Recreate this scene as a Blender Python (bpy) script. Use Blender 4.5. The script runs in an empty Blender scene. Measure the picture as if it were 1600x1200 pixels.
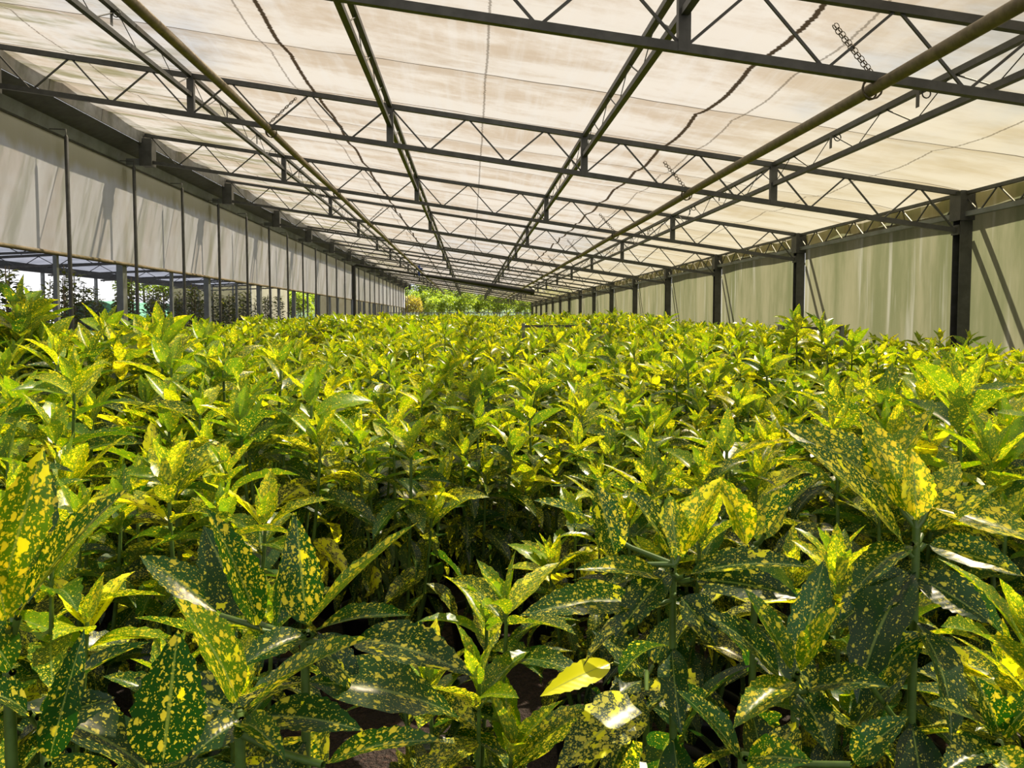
import bpy, bmesh, math, random
import numpy as np
from mathutils import Vector, Matrix, noise

# ------------------------------------------------------------ camera, light
C = bpy.context.scene.collection
SC = bpy.context.scene
EYE = 1.15
cam = bpy.data.cameras.new('camera'); cam.sensor_width = 36; cam.lens = 27.0; cam.shift_y = -0.025
cam.clip_start = 0.02; cam.clip_end = 800
co = bpy.data.objects.new('camera', cam); C.objects.link(co)
co.location = (0, 0, EYE); co.rotation_euler = (math.radians(87.0), 0, math.radians(-3.1))
SC.camera = co
SC.view_settings.view_transform = 'Standard'; SC.view_settings.look = 'None'
SC.view_settings.gamma = 1.0; SC.view_settings.use_curve_mapping = False
SC.view_settings.exposure = 0.0
try:
    cy = SC.cycles
    cy.max_bounces = 7; cy.diffuse_bounces = 3; cy.glossy_bounces = 2; cy.transmission_bounces = 3
    cy.transparent_max_bounces = 6; cy.caustics_reflective = False; cy.caustics_refractive = False
    cy.sample_clamp_indirect = 6
except Exception: pass

SUN = Vector((0.60, 0.50, 1.0)).normalized()
sl = bpy.data.lights.new('sun', 'SUN'); sl.energy = 19.0; sl.angle = math.radians(0.6); sl.color = (1.0, 0.95, 0.86)
so = bpy.data.objects.new('sun', sl); C.objects.link(so)
so.rotation_euler = SUN.to_track_quat('Z', 'Y').to_euler()

class NT:
    def __init__(s, tree): s.t = tree; tree.nodes.clear()
    def n(s, typ, ins=None, **kw):
        nd = s.t.nodes.new(typ)
        for k, v in kw.items(): setattr(nd, k, v)
        for k, v in (ins or {}).items():
            if isinstance(v, bpy.types.NodeSocket): s.t.links.new(v, nd.inputs[k])
            else:
                if isinstance(v, tuple) and len(v) == 3 and nd.inputs[k].type == 'RGBA': v = v + (1,)
                nd.inputs[k].default_value = v
        return nd
    def m(s, op, a, b=0.0, c=None, clamp=False):
        ins = {0: a, 1: b}
        if c is not None: ins[2] = c
        nd = s.n('ShaderNodeMath', ins, operation=op); nd.use_clamp = clamp
        return nd.outputs[0]
    def ss(s, v, lo, hi):
        return s.n('ShaderNodeMapRange', {0: v, 1: lo, 2: hi}, interpolation_type='SMOOTHSTEP').outputs[0]
    def mix(s, f, a, b):
        nd = s.n('ShaderNodeMix', data_type='RGBA')
        for i, v in ((0, f), (6, a), (7, b)):
            if isinstance(v, bpy.types.NodeSocket): s.t.links.new(v, nd.inputs[i])
            else: nd.inputs[i].default_value = v + (1,) if isinstance(v, tuple) and len(v) == 3 else v
        return nd.outputs[2]
    def noise(s, vec, scale, detail=2.0, rough=.5):
        return s.n('ShaderNodeTexNoise', {'Vector': vec, 'Scale': scale, 'Detail': detail, 'Roughness': rough}).outputs[0]
    def mapv(s, vec, sc, loc=(0, 0, 0)):
        return s.n('ShaderNodeMapping', {'Vector': vec, 'Scale': sc, 'Location': loc}).outputs[0]

w = bpy.data.worlds.new('sky'); SC.world = w; w.use_nodes = True
nt = NT(w.node_tree)
tc = nt.n('ShaderNodeTexCoord').outputs['Generated']
cl = nt.noise(nt.mapv(tc, (1, 1, 2.5)), 2.2, 6, .6)
cloud = nt.ss(cl, .26, .48)
skyc = nt.mix(cloud, (.34, .55, .95), (1.0, 1.0, 1.02))
bg = nt.n('ShaderNodeBackground', {'Color': skyc, 'Strength': 1.25})
nt.n('ShaderNodeOutputWorld', {'Surface': bg.outputs[0]})

# ------------------------------------------------------------ materials
def newmat(name):
    m = bpy.data.materials.new(name); m.use_nodes = True
    return m, NT(m.node_tree)
def out(t, sh): t.n('ShaderNodeOutputMaterial', {'Surface': sh})

def simple(name, col, rough=.6, metal=0.0, var=.25, scale=6.0, col2=None):
    m, t = newmat(name)
    o = t.n('ShaderNodeTexCoord').outputs['Object']
    f = t.noise(o, scale, 4, .6)
    f = t.ss(f, .3, .7)
    c2 = col2 or tuple(c * (1 - var) for c in col)
    p = t.n('ShaderNodeBsdfPrincipled', {'Base Color': t.mix(f, c2, col), 'Roughness': rough, 'Metallic': metal})
    out(t, p.outputs[0]); return m

M = {}
M['steel'] = simple('galvanised_steel', (.085, .088, .084), .5, .35, .35, 9)
M['beam'] = simple('grey_beam_steel', (.20, .225, .235), .55, .25, .25, 3, (.13, .14, .135))
M['pipe'] = simple('weathered_pipe', (.22, .18, .11), .6, .2, .4, 20)
M['chain'] = simple('rusty_chain', (.16, .13, .09), .6, .5)
M['black'] = simple('black_plastic', (.02, .021, .022), .4)
M['pot'] = simple('black_pot', (.012, .012, .013), .45)
M['blue'] = simple('blue_valve', (.03, .07, .3), .4)
M['bark'] = simple('bark_mulch', (.09, .05, .035), .9, 0, .6, 60, (.02, .013, .01))
M['stem'] = simple('green_stem', (.09, .17, .03), .45, 0, .4, 30)
M['twig'] = simple('brown_twig', (.085, .06, .04), .7)
M['cane'] = simple('bamboo_cane', (.26, .2, .12), .6)
M['crate'] = simple('orange_brown_crate', (.35, .15, .07), .7)
M['cream'] = simple('cream_sheet', (.30, .28, .21), .7, 0, .12, 1)
M['greynet'] = simple('grey_fence', (.12, .14, .15), .7)
M['greennet'] = simple('green_net', (.04, .16, .08), .8)
M['hill'] = simple('far_hill', (.06, .10, .035), .9, 0, .3, .2)
M['whitefilm'] = simple('white_film', (.75, .77, .8), .5)

# bed ground
m, t = newmat('bed_soil'); o = t.n('ShaderNodeTexCoord').outputs['Object']
a = t.ss(t.noise(o, 55, 3, .7), .35, .7); b = t.ss(t.noise(o, 3, 3), .4, .6)
c_ = t.mix(a, (.012, .009, .008), (.13, .075, .055)); c_ = t.mix(b, c_, (.05, .035, .028))
bm_ = t.n('ShaderNodeBump', {'Height': a, 'Strength': .8, 'Distance': .02}).outputs[0]
out(t, t.n('ShaderNodeBsdfPrincipled', {'Base Color': c_, 'Roughness': .9, 'Normal': bm_}).outputs[0]); M['soil'] = m

# roof cloth
SKEW = .06
m, t = newmat('cream_shade_cloth')
o = t.n('ShaderNodeTexCoord').outputs['Object']
sx = t.n('ShaderNodeSeparateXYZ', {0: o}); X, Y = sx.outputs[0], sx.outputs[1]
n1 = t.noise(t.mapv(o, (.6, 2.4, 1)), 1.1, 5, .62)       # stains drawn out across the bay
n2 = t.noise(t.mapv(o, (5, .35, 1)), 1.6, 4, .6)         # faint streaks along it
n3 = t.noise(t.mapv(o, (.35, .35, 1)), .8, 3)
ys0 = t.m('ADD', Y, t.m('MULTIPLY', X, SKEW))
shade_fr = t.m('FRACT', t.m('DIVIDE', t.m('SUBTRACT', ys0, 8.128), 4.0 / 3))      # slope shading between wires, painted into the stain tone
n1 = t.m('ADD', n1, t.m('MULTIPLY', t.m('SUBTRACT', .45, shade_fr), .22))
n4 = t.noise(o, 9, 4, .7)
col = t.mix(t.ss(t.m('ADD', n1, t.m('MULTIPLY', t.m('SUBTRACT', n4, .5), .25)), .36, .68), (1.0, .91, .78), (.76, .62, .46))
col = t.mix(t.m('MULTIPLY', t.ss(n2, .48, .68), .35), col, (1.0, .95, .86))
ymask = t.m('MULTIPLY', t.ss(X, 1.6, 4.6), .75)          # the outer strip has yellowed
col = t.mix(ymask, col, t.mix(t.ss(n1, .3, .7), (1.0, .88, .58), (.82, .68, .38)))
mould = t.m('MULTIPLY', t.ss(t.m('MULTIPLY', X, -1), 2.3, 3.6), t.ss(t.noise(t.mapv(o, (.8, 3.2, 1), (4, 2, 0)), 1.0, 5, .65), .45, .63))
col = t.mix(t.m('MULTIPLY', mould, .8), col, (.34, .31, .13))
ys = t.m('ADD', Y, t.m('MULTIPLY', X, SKEW))
wob = t.m('MULTIPLY', t.m('SUBTRACT', t.noise(t.mapv(o, (0, 1, 0)), .9, 2), .5), .07)
wob2 = t.m('MULTIPLY', t.m('SUBTRACT', t.noise(t.mapv(o, (0, 1, 0)), 30, 3), .5), .045)
def seam(x0, wd, amt, wb):
    d = t.m('ABSOLUTE', t.m('SUBTRACT', t.m('ADD', X, t.m('ADD', t.m('MULTIPLY', wob, wb), wob2)), x0))
    return t.m('MULTIPLY', t.m('SUBTRACT', 1.0, t.ss(d, wd * .5, wd)), amt)
dark = t.m('MAXIMUM', seam(-1.62, .026, .97, 1.3), seam(2.06, .024, .97, 1.3))
for x0 in (.14, 2.38, 4.2, -4.15, -1.8): dark = t.m('MAXIMUM', dark, seam(x0, .012, .5, .3))
fr = t.m('FRACT', t.m('DIVIDE', t.m('SUBTRACT', ys, 8.128), 4.0 / 3))
dd = t.m('MINIMUM', fr, t.m('SUBTRACT', 1.0, fr))
dark = t.m('MAXIMUM', dark, t.m('MULTIPLY', t.m('SUBTRACT', 1.0, t.ss(dd, .004, .013)), .8))
col = t.mix(dark, col, (.07, .045, .02))
dim = t.mix(.82, col, (0, 0, 0))       # the weave passes little light sideways
tr = t.n('ShaderNodeBsdfTranslucent', {'Color': dim}); df = t.n('ShaderNodeBsdfDiffuse', {'Color': dim})
tp = t.n('ShaderNodeBsdfTransparent', {'Color': col})
s1 = t.n('ShaderNodeMixShader', {0: .35, 1: tr.outputs[0], 2: df.outputs[0]})
s2 = t.n('ShaderNodeMixShader', {0: t.m('MULTIPLY', t.m('SUBTRACT', 1.0, dark), .35), 1: s1.outputs[0], 2: tp.outputs[0]})
out(t, s2.outputs[0]); M['cloth'] = m

# side sheets of the wall beyond the aisle (greenish, streaked) and the roll blinds
def sheet(name, ca, cb, cs, sc=(1, 6, .5), k=.62, topstain=None, transp=0.0):
    m, t = newmat(name)
    o = t.n('ShaderNodeTexCoord').outputs['Object']
    n1 = t.noise(t.mapv(o, sc), 1.0, 6, .65); n2 = t.noise(t.mapv(o, (1, sc[1] * 2.2, .25)), 1.3, 4, .6)
    n3 = t.noise(o, .7, 3)
    col = t.mix(t.ss(n1, .36, .66), ca, cb)
    col = t.mix(t.m('MULTIPLY', t.ss(n2, .55, .72), .8), col, cs)
    if topstain:
        z0, z1, ct = topstain
        Z = t.n('ShaderNodeSeparateXYZ', {0: o}).outputs[2]
        zz = t.m('ADD', Z, t.m('MULTIPLY', t.m('SUBTRACT', t.noise(t.mapv(o, (1, 3, 1)), 1.5, 4), .5), .3))
        col = t.mix(t.m('MULTIPLY', t.ss(zz, z0, z1), .75), col, ct)
    tr = t.n('ShaderNodeBsdfTranslucent', {'Color': col}); df = t.n('ShaderNodeBsdfDiffuse', {'Color': col})
    s = t.n('ShaderNodeMixShader', {0: 1 - k, 1: tr.outputs[0], 2: df.outputs[0]})
    if transp:
        tp = t.n('ShaderNodeBsdfTransparent', {'Color': col})
        s = t.n('ShaderNodeMixShader', {0: transp, 1: s.outputs[0], 2: tp.outputs[0]})
    out(t, s.outputs[0]); return m
M['panel'] = sheet('khaki_side_sheet', (.165, .155, .085), (.10, .104, .048), (.24, .23, .17), (1, 1.9, .35), .72)
M['blind'] = sheet('white_roll_blind', (.62, .63, .66), (.54, .55, .56), (.65, .66, .69), (1, 1.2, .5), .45, (EYE + 2.02, EYE + 2.2, (.42, .38, .21)))
M['nroof'] = sheet('grey_roof_film', (.16, .17, .21), (.11, .12, .15), (.2, .21, .25), (1, 1, 1), .5)

M['cream'] = sheet('cream_film', (.42, .40, .30), (.34, .32, .23), (.46, .44, .35), (1, 1, .5), .6)
# spotted leaves; uv maps: leaf = across / along (0..1), spot = centimetres, tint = youth / blotchiness
def leafmat(name, dark, mid, young, sp_old, sp_young, spots=True, gloss=.32, trans=.42):
    m, t = newmat(name)
    uvs = t.n('ShaderNodeUVMap', uv_map='spot').outputs[0]
    uvl = t.n('ShaderNodeSeparateXYZ', {0: t.n('ShaderNodeUVMap', uv_map='leaf').outputs[0]})
    tn = t.n('ShaderNodeSeparateXYZ', {0: t.n('ShaderNodeUVMap', uv_map='tint').outputs[0]})
    age, blot = tn.outputs[0], tn.outputs[1]
    g = t.mix(t.ss(age, 0.0, .45), dark, mid); g = t.mix(t.ss(age, .4, 1.0), g, young)
    g = t.mix(t.m('MULTIPLY', t.ss(t.noise(uvs, .5, 2), .35, .65), .35), g, tuple(c * .6 for c in mid))
    if spots:
        dist = t.n('ShaderNodeTexNoise', {'Vector': uvs, 'Scale': 2.2, 'Detail': 1.0}).outputs[1]
        wv = t.n('ShaderNodeVectorMath', {0: dist, 1: (.5, .5, .5)}, operation='SUBTRACT').outputs[0]
        wv = t.n('ShaderNodeVectorMath', {0: wv, 1: (.55, .55, 0)}, operation='MULTIPLY').outputs[0]
        sv = t.mapv(t.n('ShaderNodeVectorMath', {0: uvs, 1: wv}, operation='ADD').outputs[0], (1, .6, 1))
        off = t.m('SUBTRACT', blot, .5)
        def dots(scale, rad, keep):
            v = t.n('ShaderNodeTexVoronoi', {'Vector': sv, 'Scale': scale, 'Randomness': 1.0}, voronoi_dimensions='2D')
            rc = t.n('ShaderNodeSeparateColor', {0: v.outputs['Color']}).outputs
            rr = t.m('MULTIPLY', t.m('ADD', t.m('MULTIPLY', rc[0], .75), .3), t.m('ADD', t.m('MULTIPLY', off, rad * .6), rad))
            on = t.m('LESS_THAN', rc[1], t.m('ADD', t.m('MULTIPLY', off, .5), t.m('ADD', t.m('MULTIPLY', age, .16), keep)))
            return t.m('MULTIPLY', t.m('SUBTRACT', 1.0, t.ss(t.m('SUBTRACT', v.outputs['Distance'], rr), -.05, .05)), on)
        big = t.noise(sv, .55, 3, .6)
        ma = t.m('ADD', big, t.m('MULTIPLY', off, .15))
        sp = t.m('MAXIMUM', dots(1.15, .29, .36), t.m('MAXIMUM', t.m('MULTIPLY', dots(2.6, .30, .47), .95), t.m('MULTIPLY', dots(5.2, .28, .55), .65)))
        sp = t.m('MAXIMUM', sp, t.ss(ma, .655, .68))
        spc = t.mix(age, sp_old, sp_young)
        spc = t.mix(t.ss(ma, .60, .70), spc, tuple(min(1, c * 1.25) for c in sp_young))
        g = t.mix(sp, g, spc)
    d = t.m('ABSOLUTE', t.m('SUBTRACT', uvl.outputs[0], .5))
    g = t.mix(t.m('MULTIPLY', t.m('SUBTRACT', 1.0, t.ss(d, .012, .035)), .6), g, (.25, .36, .10))
    geo = t.n('ShaderNodeNewGeometry')
    back = geo.outputs['Backfacing']
    gd = t.mix(t.m('MULTIPLY', back, .4), g, (.26, .36, .16))
    tl = t.n('ShaderNodeMix', data_type='RGBA', blend_type='MULTIPLY')
    t.t.links.new(g, tl.inputs[6]); tl.inputs[0].default_value = 1; tl.inputs[7].default_value = (1.9, 1.75, .55, 1)
    vein = t.m('ADD', t.m('MULTIPLY', d, 3.0), t.m('MULTIPLY', uvl.outputs[1], 11.0))
    h = t.m('ADD', t.m('MULTIPLY', t.m('SINE', t.m('MULTIPLY', vein, 6.283)), .25), t.noise(uvs, .8, 2))
    bmp = t.n('ShaderNodeBump', {'Height': h, 'Strength': .16, 'Distance': .0012}).outputs[0]
    p = t.n('ShaderNodeBsdfPrincipled', {'Base Color': gd, 'Roughness': gloss, 'Normal': bmp, 'Specular IOR Level': .55})
    tr = t.n('ShaderNodeBsdfTranslucent', {'Color': tl.outputs[2]})
    s = t.n('ShaderNodeMixShader', {0: trans, 1: p.outputs[0], 2: tr.outputs[0]})
    out(t, s.outputs[0]); return m
M['leaf'] = leafmat('gold_spotted_leaf', (.005, .036, .012), (.016, .10, .006), (.19, .37, .003), (.56, .56, .08), (1.0, .82, .015))
M['sapleaf'] = leafmat('dull_sapling_leaf', (.03, .045, .02), (.07, .085, .035), (.2, .22, .05), (.3, .3, .1), (.4, .35, .1), False, .4)
M['hedgeleaf'] = leafmat('bright_hedge_leaf', (.05, .10, .012), (.17, .26, .02), (.40, .48, .07), (.3, .3, .1), (.4, .35, .1), False, .5)
M['redleaf'] = leafmat('orange_hedge_leaf', (.09, .10, .02), (.22, .20, .04), (.42, .32, .09), (.3, .3, .1), (.4, .35, .1), False, .5)

# ------------------------------------------------------------ mesh helpers
class MB:
    """collects vertices and faces for ONE mesh"""
    def __init__(s): s.v = []; s.f = []; s.mi = []; s.uv = []; s.n = 0; s.sm = []
    def add(s, v, f, mi=0, uv=None, smooth=True):
        v = np.asarray(v, float).reshape(-1, 3); f = np.asarray(f, int)
        s.v.append(v); s.f.append((f + s.n)); s.mi.append(np.full(len(f), mi)); s.sm.append(np.full(len(f), smooth))
        s.uv.append(uv if uv is not None else np.zeros((len(v), 6))); s.n += len(v)
    def box(s, c, d, R=None, mi=0):
        c = np.array(c, float); h = np.array(d, float) / 2
        v = np.array([[x, y, z] for x in (-1, 1) for y in (-1, 1) for z in (-1, 1)], float) * h
        if R is not None: v = v @ np.array(R).T
        s.add(v + c, [[0, 1, 3, 2], [4, 6, 7, 5], [0, 4, 5, 1], [2, 3, 7, 6], [0, 2, 6, 4], [1, 5, 7, 3]], mi, smooth=False)
    def bar(s, a, b, wd, ht, mi=0, up=(0, 0, 1)):
        """square bar from a to b"""
        a = np.array(a, float); b = np.array(b, float); d = b - a; L = np.linalg.norm(d); d /= L
        u = np.array(up, float)
        if abs(u @ d) > .95: u = np.array((0, 1, 0.))
        sd = np.cross(d, u); sd /= np.linalg.norm(sd); u = np.cross(sd, d)
        R = np.stack([sd, d, u], 1); s.box((a + b) / 2, (wd, L, ht), R, mi)
    def tube(s, pts, r, n=8, mi=0, cap=True):
        pts = np.array(pts, float); k = len(pts); r = np.broadcast_to(np.asarray(r, float), (k,))
        T = np.gradient(pts, axis=0); T /= np.linalg.norm(T, axis=1, keepdims=True) + 1e-12
        u = np.array((0, 0, 1.)) if abs(T[0] @ (0, 0, 1)) < .9 else np.array((1., 0, 0))
        vs = []
        for i in range(k):
            sd = np.cross(T[i], u); sd /= np.linalg.norm(sd) + 1e-12; u = np.cross(sd, T[i])
            an = np.arange(n) * 2 * math.pi / n
            vs.append(pts[i] + r[i] * (np.cos(an)[:, None] * sd + np.sin(an)[:, None] * u))
        v = np.concatenate(vs); f = []
        for i in range(k - 1):
            for j in range(n):
                q = (j + 1) % n; f.append([i * n + j, i * n + q, (i + 1) * n + q, (i + 1) * n + j])
        s.add(v, f, mi)
        if cap and n == 8:
            for b0 in (0, (k - 1) * n):
                e = v[b0:b0 + n]; s.add(e, [[0, 1, 2, 3], [0, 3, 4, 7], [4, 5, 6, 7]], mi, smooth=False)
    def lathe(s, prof, n=20, c=(0, 0, 0), mi=0):
        v = []; f = []
        for r, z in prof:
            for j in range(n):
                an = 2 * math.pi * j / n; v.append((c[0] + r * math.cos(an), c[1] + r * math.sin(an), c[2] + z))
        for i in range(len(prof) - 1):
            for j in range(n):
                q = (j + 1) % n; f.append([i * n + j, i * n + q, (i + 1) * n + q, (i + 1) * n + j])
        s.add(v, f, mi)
    def mesh(s, name, mats, uv=False):
        v = np.concatenate(s.v); f = np.concatenate(s.f); me = bpy.data.meshes.new(name)
        me.vertices.add(len(v)); me.vertices.foreach_set('co', v.ravel())
        me.loops.add(f.size); me.loops.foreach_set('vertex_index', f.ravel().astype(np.int32))
        me.polygons.add(len(f)); me.polygons.foreach_set('loop_start', np.arange(0, f.size, 4, dtype=np.int32))
        me.polygons.foreach_set('material_index', np.concatenate(s.mi).astype(np.int32))
        me.polygons.foreach_set('use_smooth', np.concatenate(s.sm))
        if uv:
            U = np.concatenate(s.uv)[f.ravel()]
            for i, nm in enumerate(('leaf', 'spot', 'tint')):
                l = me.uv_layers.new(name=nm); l.data.foreach_set('uv', U[:, 2 * i:2 * i + 2].ravel())
        for mm in mats: me.materials.append(mm)
        me.update(calc_edges=True); return me
    def obj(s, name, mats, parent=None, uv=False, loc=(0, 0, 0)):
        if not isinstance(mats, (list, tuple)): mats = [mats]
        o = bpy.data.objects.new(name, s.mesh(name, mats, uv)); C.objects.link(o); o.location = loc
        if parent: o.parent = parent
        return o

def tag(o, label, cat, group=None, kind=None):
    if label: o['label'] = label
    if cat: o['category'] = cat
    if group: o['group'] = group
    if kind: o['kind'] = kind
    return o
def empty(name, loc, label, cat, group=None, rz=0, kind=None, sc=1):
    o = bpy.data.objects.new(name, None); C.objects.link(o); o.location = loc; o.rotation_euler = (0, 0, rz)
    o.scale = (sc, sc, sc); o.empty_display_size = .1
    return tag(o, label, cat, group, kind)
ORD = 'zeroth first second third fourth fifth sixth seventh eighth ninth tenth eleventh twelfth thirteenth fourteenth fifteenth sixteenth seventeenth eighteenth nineteenth twentieth'.split()
def ordw(n):
    if n <= 20: return ORD[n]
    return ('twenty-' if n < 30 else 'thirty-') + ORD[n % 10] if n % 10 else ('thirtieth' if n == 30 else 'fortieth')

# ------------------------------------------------------------ leaves (vectorised)
def nrm(a): return a / (np.linalg.norm(a, axis=-1, keepdims=True) + 1e-12)
def leaf_batch(mb, P0, D, N, L, W, bend, fold, twist, age, blot, rng, nv=10, nu=4, wave=0.06, mi=0, tooth=0.0, side=None):
    """P0,D,N: (n,3); others (n,). nv steps along, nu across (even)."""
    n = len(P0); D = nrm(D); N = nrm(N - (N * D).sum(1, keepdims=True) * D); S = np.cross(D, N)
    t = np.linspace(0, 1, nv + 1); v = t
    tt = t[None, :, None]
    th = bend[:, None, None] * tt
    dirs = D[:, None] * np.cos(th) - N[:, None] * np.sin(th)
    if side is not None: dirs = nrm(dirs + S[:, None] * side[:, None, None] * tt)
    nn = N[:, None] * np.cos(th) + D[:, None] * np.sin(th)
    step = L[:, None, None] / nv
    pos = P0[:, None] + np.concatenate([np.zeros((n, 1, 3)), np.cumsum((dirs[:, 1:] + dirs[:, :-1]) / 2 * step, 1)], 1)
    prof = np.where(v < .07, .05, 1.0) * (np.clip((v - .05) / .95, 0, 1) ** .70) * (np.clip(1 - v, 0, 1) ** 1.02)
    prof = prof / prof.max(); prof[0] = .05; prof[-1] = 0.012
    tw = twist[:, None, None] * tt
    Sv = S[:, None] * np.cos(tw) + nn * np.sin(tw); Nv = nn * np.cos(tw) - S[:, None] * np.sin(tw)
    u = np.linspace(-1, 1, nu + 1)
    ph = rng.random((n, 1, 1)) * 6.28; fr_ = 9 + rng.random((n, 1, 1)) * 7
    wv = wave * np.sin(ph + fr_ * t[None, :, None] + np.sign(u)[None, None] * 1.3) * np.abs(u)[None, None] ** 2
    hw = (W[:, None] / 2 * prof[None])[:, :, None]
    if tooth:
        tm = ((np.arange(nv + 1) % 2) * (v > .42))[None, :, None] * (np.abs(u) > .99)[None, None]
        hwu = hw * (1 - tooth * tm)
    else: hwu = hw * np.ones((1, 1, nu + 1))
    fo = fold[:, None, None]
    lat = hwu * u[None, None] * np.cos(fo); up = hwu * (np.abs(u)[None, None] ** 1.25 * np.sin(fo) + wv)
    G = pos[:, :, None] + Sv[:, :, None] * lat[..., None] + Nv[:, :, None] * up[..., None]
    V = G.reshape(-1, 3)
    i, j = np.meshgrid(np.arange(nv), np.arange(nu), indexing='ij'); q = (i * (nu + 1) + j).ravel()
    f1 = np.stack([q, q + 1, q + nu + 2, q + nu + 1], 1)
    F = (f1[None] + (np.arange(n) * (nv + 1) * (nu + 1))[:, None, None]).reshape(-1, 4)
    uv = np.zeros((n, nv + 1, nu + 1, 6))
    uv[..., 0] = (u[None, None] + 1) / 2; uv[..., 1] = t[None, :, None]
    r1 = rng.random(n) * 300; r2 = rng.random(n) * 300
    uv[..., 2] = hwu * u[None, None] * 100 + r1[:, None, None]; uv[..., 3] = t[None, :, None] * L[:, None, None] * 100 + r2[:, None, None]
    uv[..., 4] = age[:, None, None]; uv[..., 5] = blot[:, None, None]
    mb.add(V, F, mi, uv.reshape(-1, 6))

def plant_parts(rng, H, nst=4, lod=0, spread=.15, pairs=None, base_z=.17):
    """stems + leaf parameters of one shrub of height H; returns polylines and arrays"""
    P, D, Nn, L, W, B, Fo, Tw, A, Bl = ([] for _ in range(10)); stems = []
    a0 = rng.random() * 6.28
    for s in range(nst):
        an = a0 + s * 6.283 / nst + rng.normal(0, .3)
        rr = spread * (.55 + .6 * rng.random()); top = H - (rng.random() ** 1.2) * .30 if s else H
        p0 = np.array((.03 * math.cos(an), .03 * math.sin(an), base_z)); p2 = np.array((rr * math.cos(an), rr * math.sin(an), top))
        p1 = np.array((rr * .9 * math.cos(an), rr * .9 * math.sin(an), base_z + (top - base_z) * .5))
        tt = np.linspace(0, 1, 9)[:, None]
        pl = (1 - tt) ** 2 * p0 + 2 * tt * (1 - tt) * p1 + tt ** 2 * p2
        stems.append(pl)
        dn = [.0, .012, .032, .062, .10, .145, .195, .25, .31, .375, .45, .53]
        ln = [.08, .13, .17, .195, .205, .205, .20, .19, .18, .17, .16, .15]
        el = [78, 66, 52, 40, 27, 14, 3, -7, -15, -22, -28, -32]
        npair = pairs or 12
        az0 = rng.random() * 6.28
        vig = .85 + .3 * rng.random(); yth = rng.normal(0, .12)
        for k in range(npair):
            z = top - dn[k] * (.9 + .2 * rng.random())
            fr = np.interp(z, pl[:, 2], np.arange(9)); i0 = int(min(7, fr)); c = pl[i0] + (pl[i0 + 1] - pl[i0]) * (fr - i0)
            for h in (0, 1):
                if k > 3 and rng.random() < .22: continue
                az = az0 + k * 1.571 + h * 3.1416 + rng.normal(0, .25)
                e = math.radians(el[k] + rng.normal(0, 11))
                d = np.array((math.cos(az) * math.cos(e), math.sin(az) * math.cos(e), math.sin(e)))
                n_ = np.array((-math.cos(az) * math.sin(e), -math.sin(az) * math.sin(e), math.cos(e)))
                roll = rng.normal(0, .3); sd = np.cross(d, n_); n_ = n_ * math.cos(roll) + sd * math.sin(roll)
                l = ln[k] * vig * (.85 + .3 * rng.random())
                P.append(c); D.append(d); Nn.append(n_); L.append(l); W.append(l * (.31 + .1 * rng.random()))
                B.append((.15 if k < 2 else .5 + .08 * k) * (.5 + rng.random())); Fo.append(math.radians(rng.uniform(12, 34))); Tw.append(rng.normal(0, .25))
                ag = np.interp(k, [0, 1, 2, 3, 4, 6, 10], [1, .95, .85, .62, .42, .2, 0]) + yth + rng.normal(0, .1)
                A.append(min(1, max(0, ag))); Bl.append(rng.random() if rng.random() > .04 else 1.5)
    ar = lambda x: np.array(x, float)
    return stems, (ar(P), ar(D), ar(Nn), ar(L), ar(W), ar(B), ar(Fo), ar(Tw), ar(A), ar(Bl))

def pot_mesh(r=.11, h=.20):
    mb = MB(); mb.lathe([(r * .2, .004), (r * .78, .0), (r * .97, h - .03), (r * 1.06, h - .028), (r * 1.07, h), (r * .98, h), (r * .95, h - .03)], 20)
    return mb.mesh('pot', [M['pot']])
def soil_mesh(r=.11, h=.20):
    mb = MB(); mb.lathe([(r * .955, h - .03), (r * .5, h - .018), (r * .01, h - .02)], 16); return mb.mesh('potting_soil', [M['bark']])

# ------------------------------------------------------------ setting
yT = lambda x, k: 7.82 + SKEW * (5.13 - x) + 4 * k + (.25 if k == -1 else 0)
hT = lambda x: EYE + 2.075 - .1525 * x       # underside line of top chords
hB = lambda x: EYE + 1.68 - .151 * x
LAST = 14
# floor
mb = MB(); mb.add([(-60, -12, 0), (40, -12, 0), (40, 160, 0), (-60, 160, 0)], [[0, 1, 2, 3]], smooth=False)
f = mb.obj('floor', M['soil']); tag(f, None, None, kind='structure')
# ceiling cloth
nx, ny = 54, 620; xs = np.linspace(-5.26, 5.32, nx + 1); ys = np.linspace(-4.2, 64.0, ny + 1)
V = np.zeros((ny + 1, nx + 1, 3))
for j, yy in enumerate(ys):
    ph = ((yy - 8.128) * .75) % 1.0
    for i, xx in enumerate(xs):
        n_ = noise.noise((xx * .9, yy * .9, 3.1)); n2_ = noise.noise((xx * 2.3, yy * 3.5, 7.7))
        sag = -.05 * (math.sin(math.pi * ph) ** .8) * (1 + .5 * n_) + .012 * n2_
        edge = 0
        if xx > 4.9: edge = -.05 * (xx - 4.9) / .42 * (.6 + .8 * abs(noise.noise((yy * 1.3, 5.5, 0))))
        V[j, i] = (xx, yy + SKEW * (5.13 - xx), hT(xx) + .085 + sag + edge)
mb = MB(); i, j = np.meshgrid(np.arange(ny), np.arange(nx), indexing='ij'); q = (i * (nx + 1) + j).ravel()
mb.add(V, np.stack([q, q + 1, q + nx + 2, q + nx + 1], 1))
c = mb.obj('ceiling', M['cloth']); tag(c, None, None, kind='structure')

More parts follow.
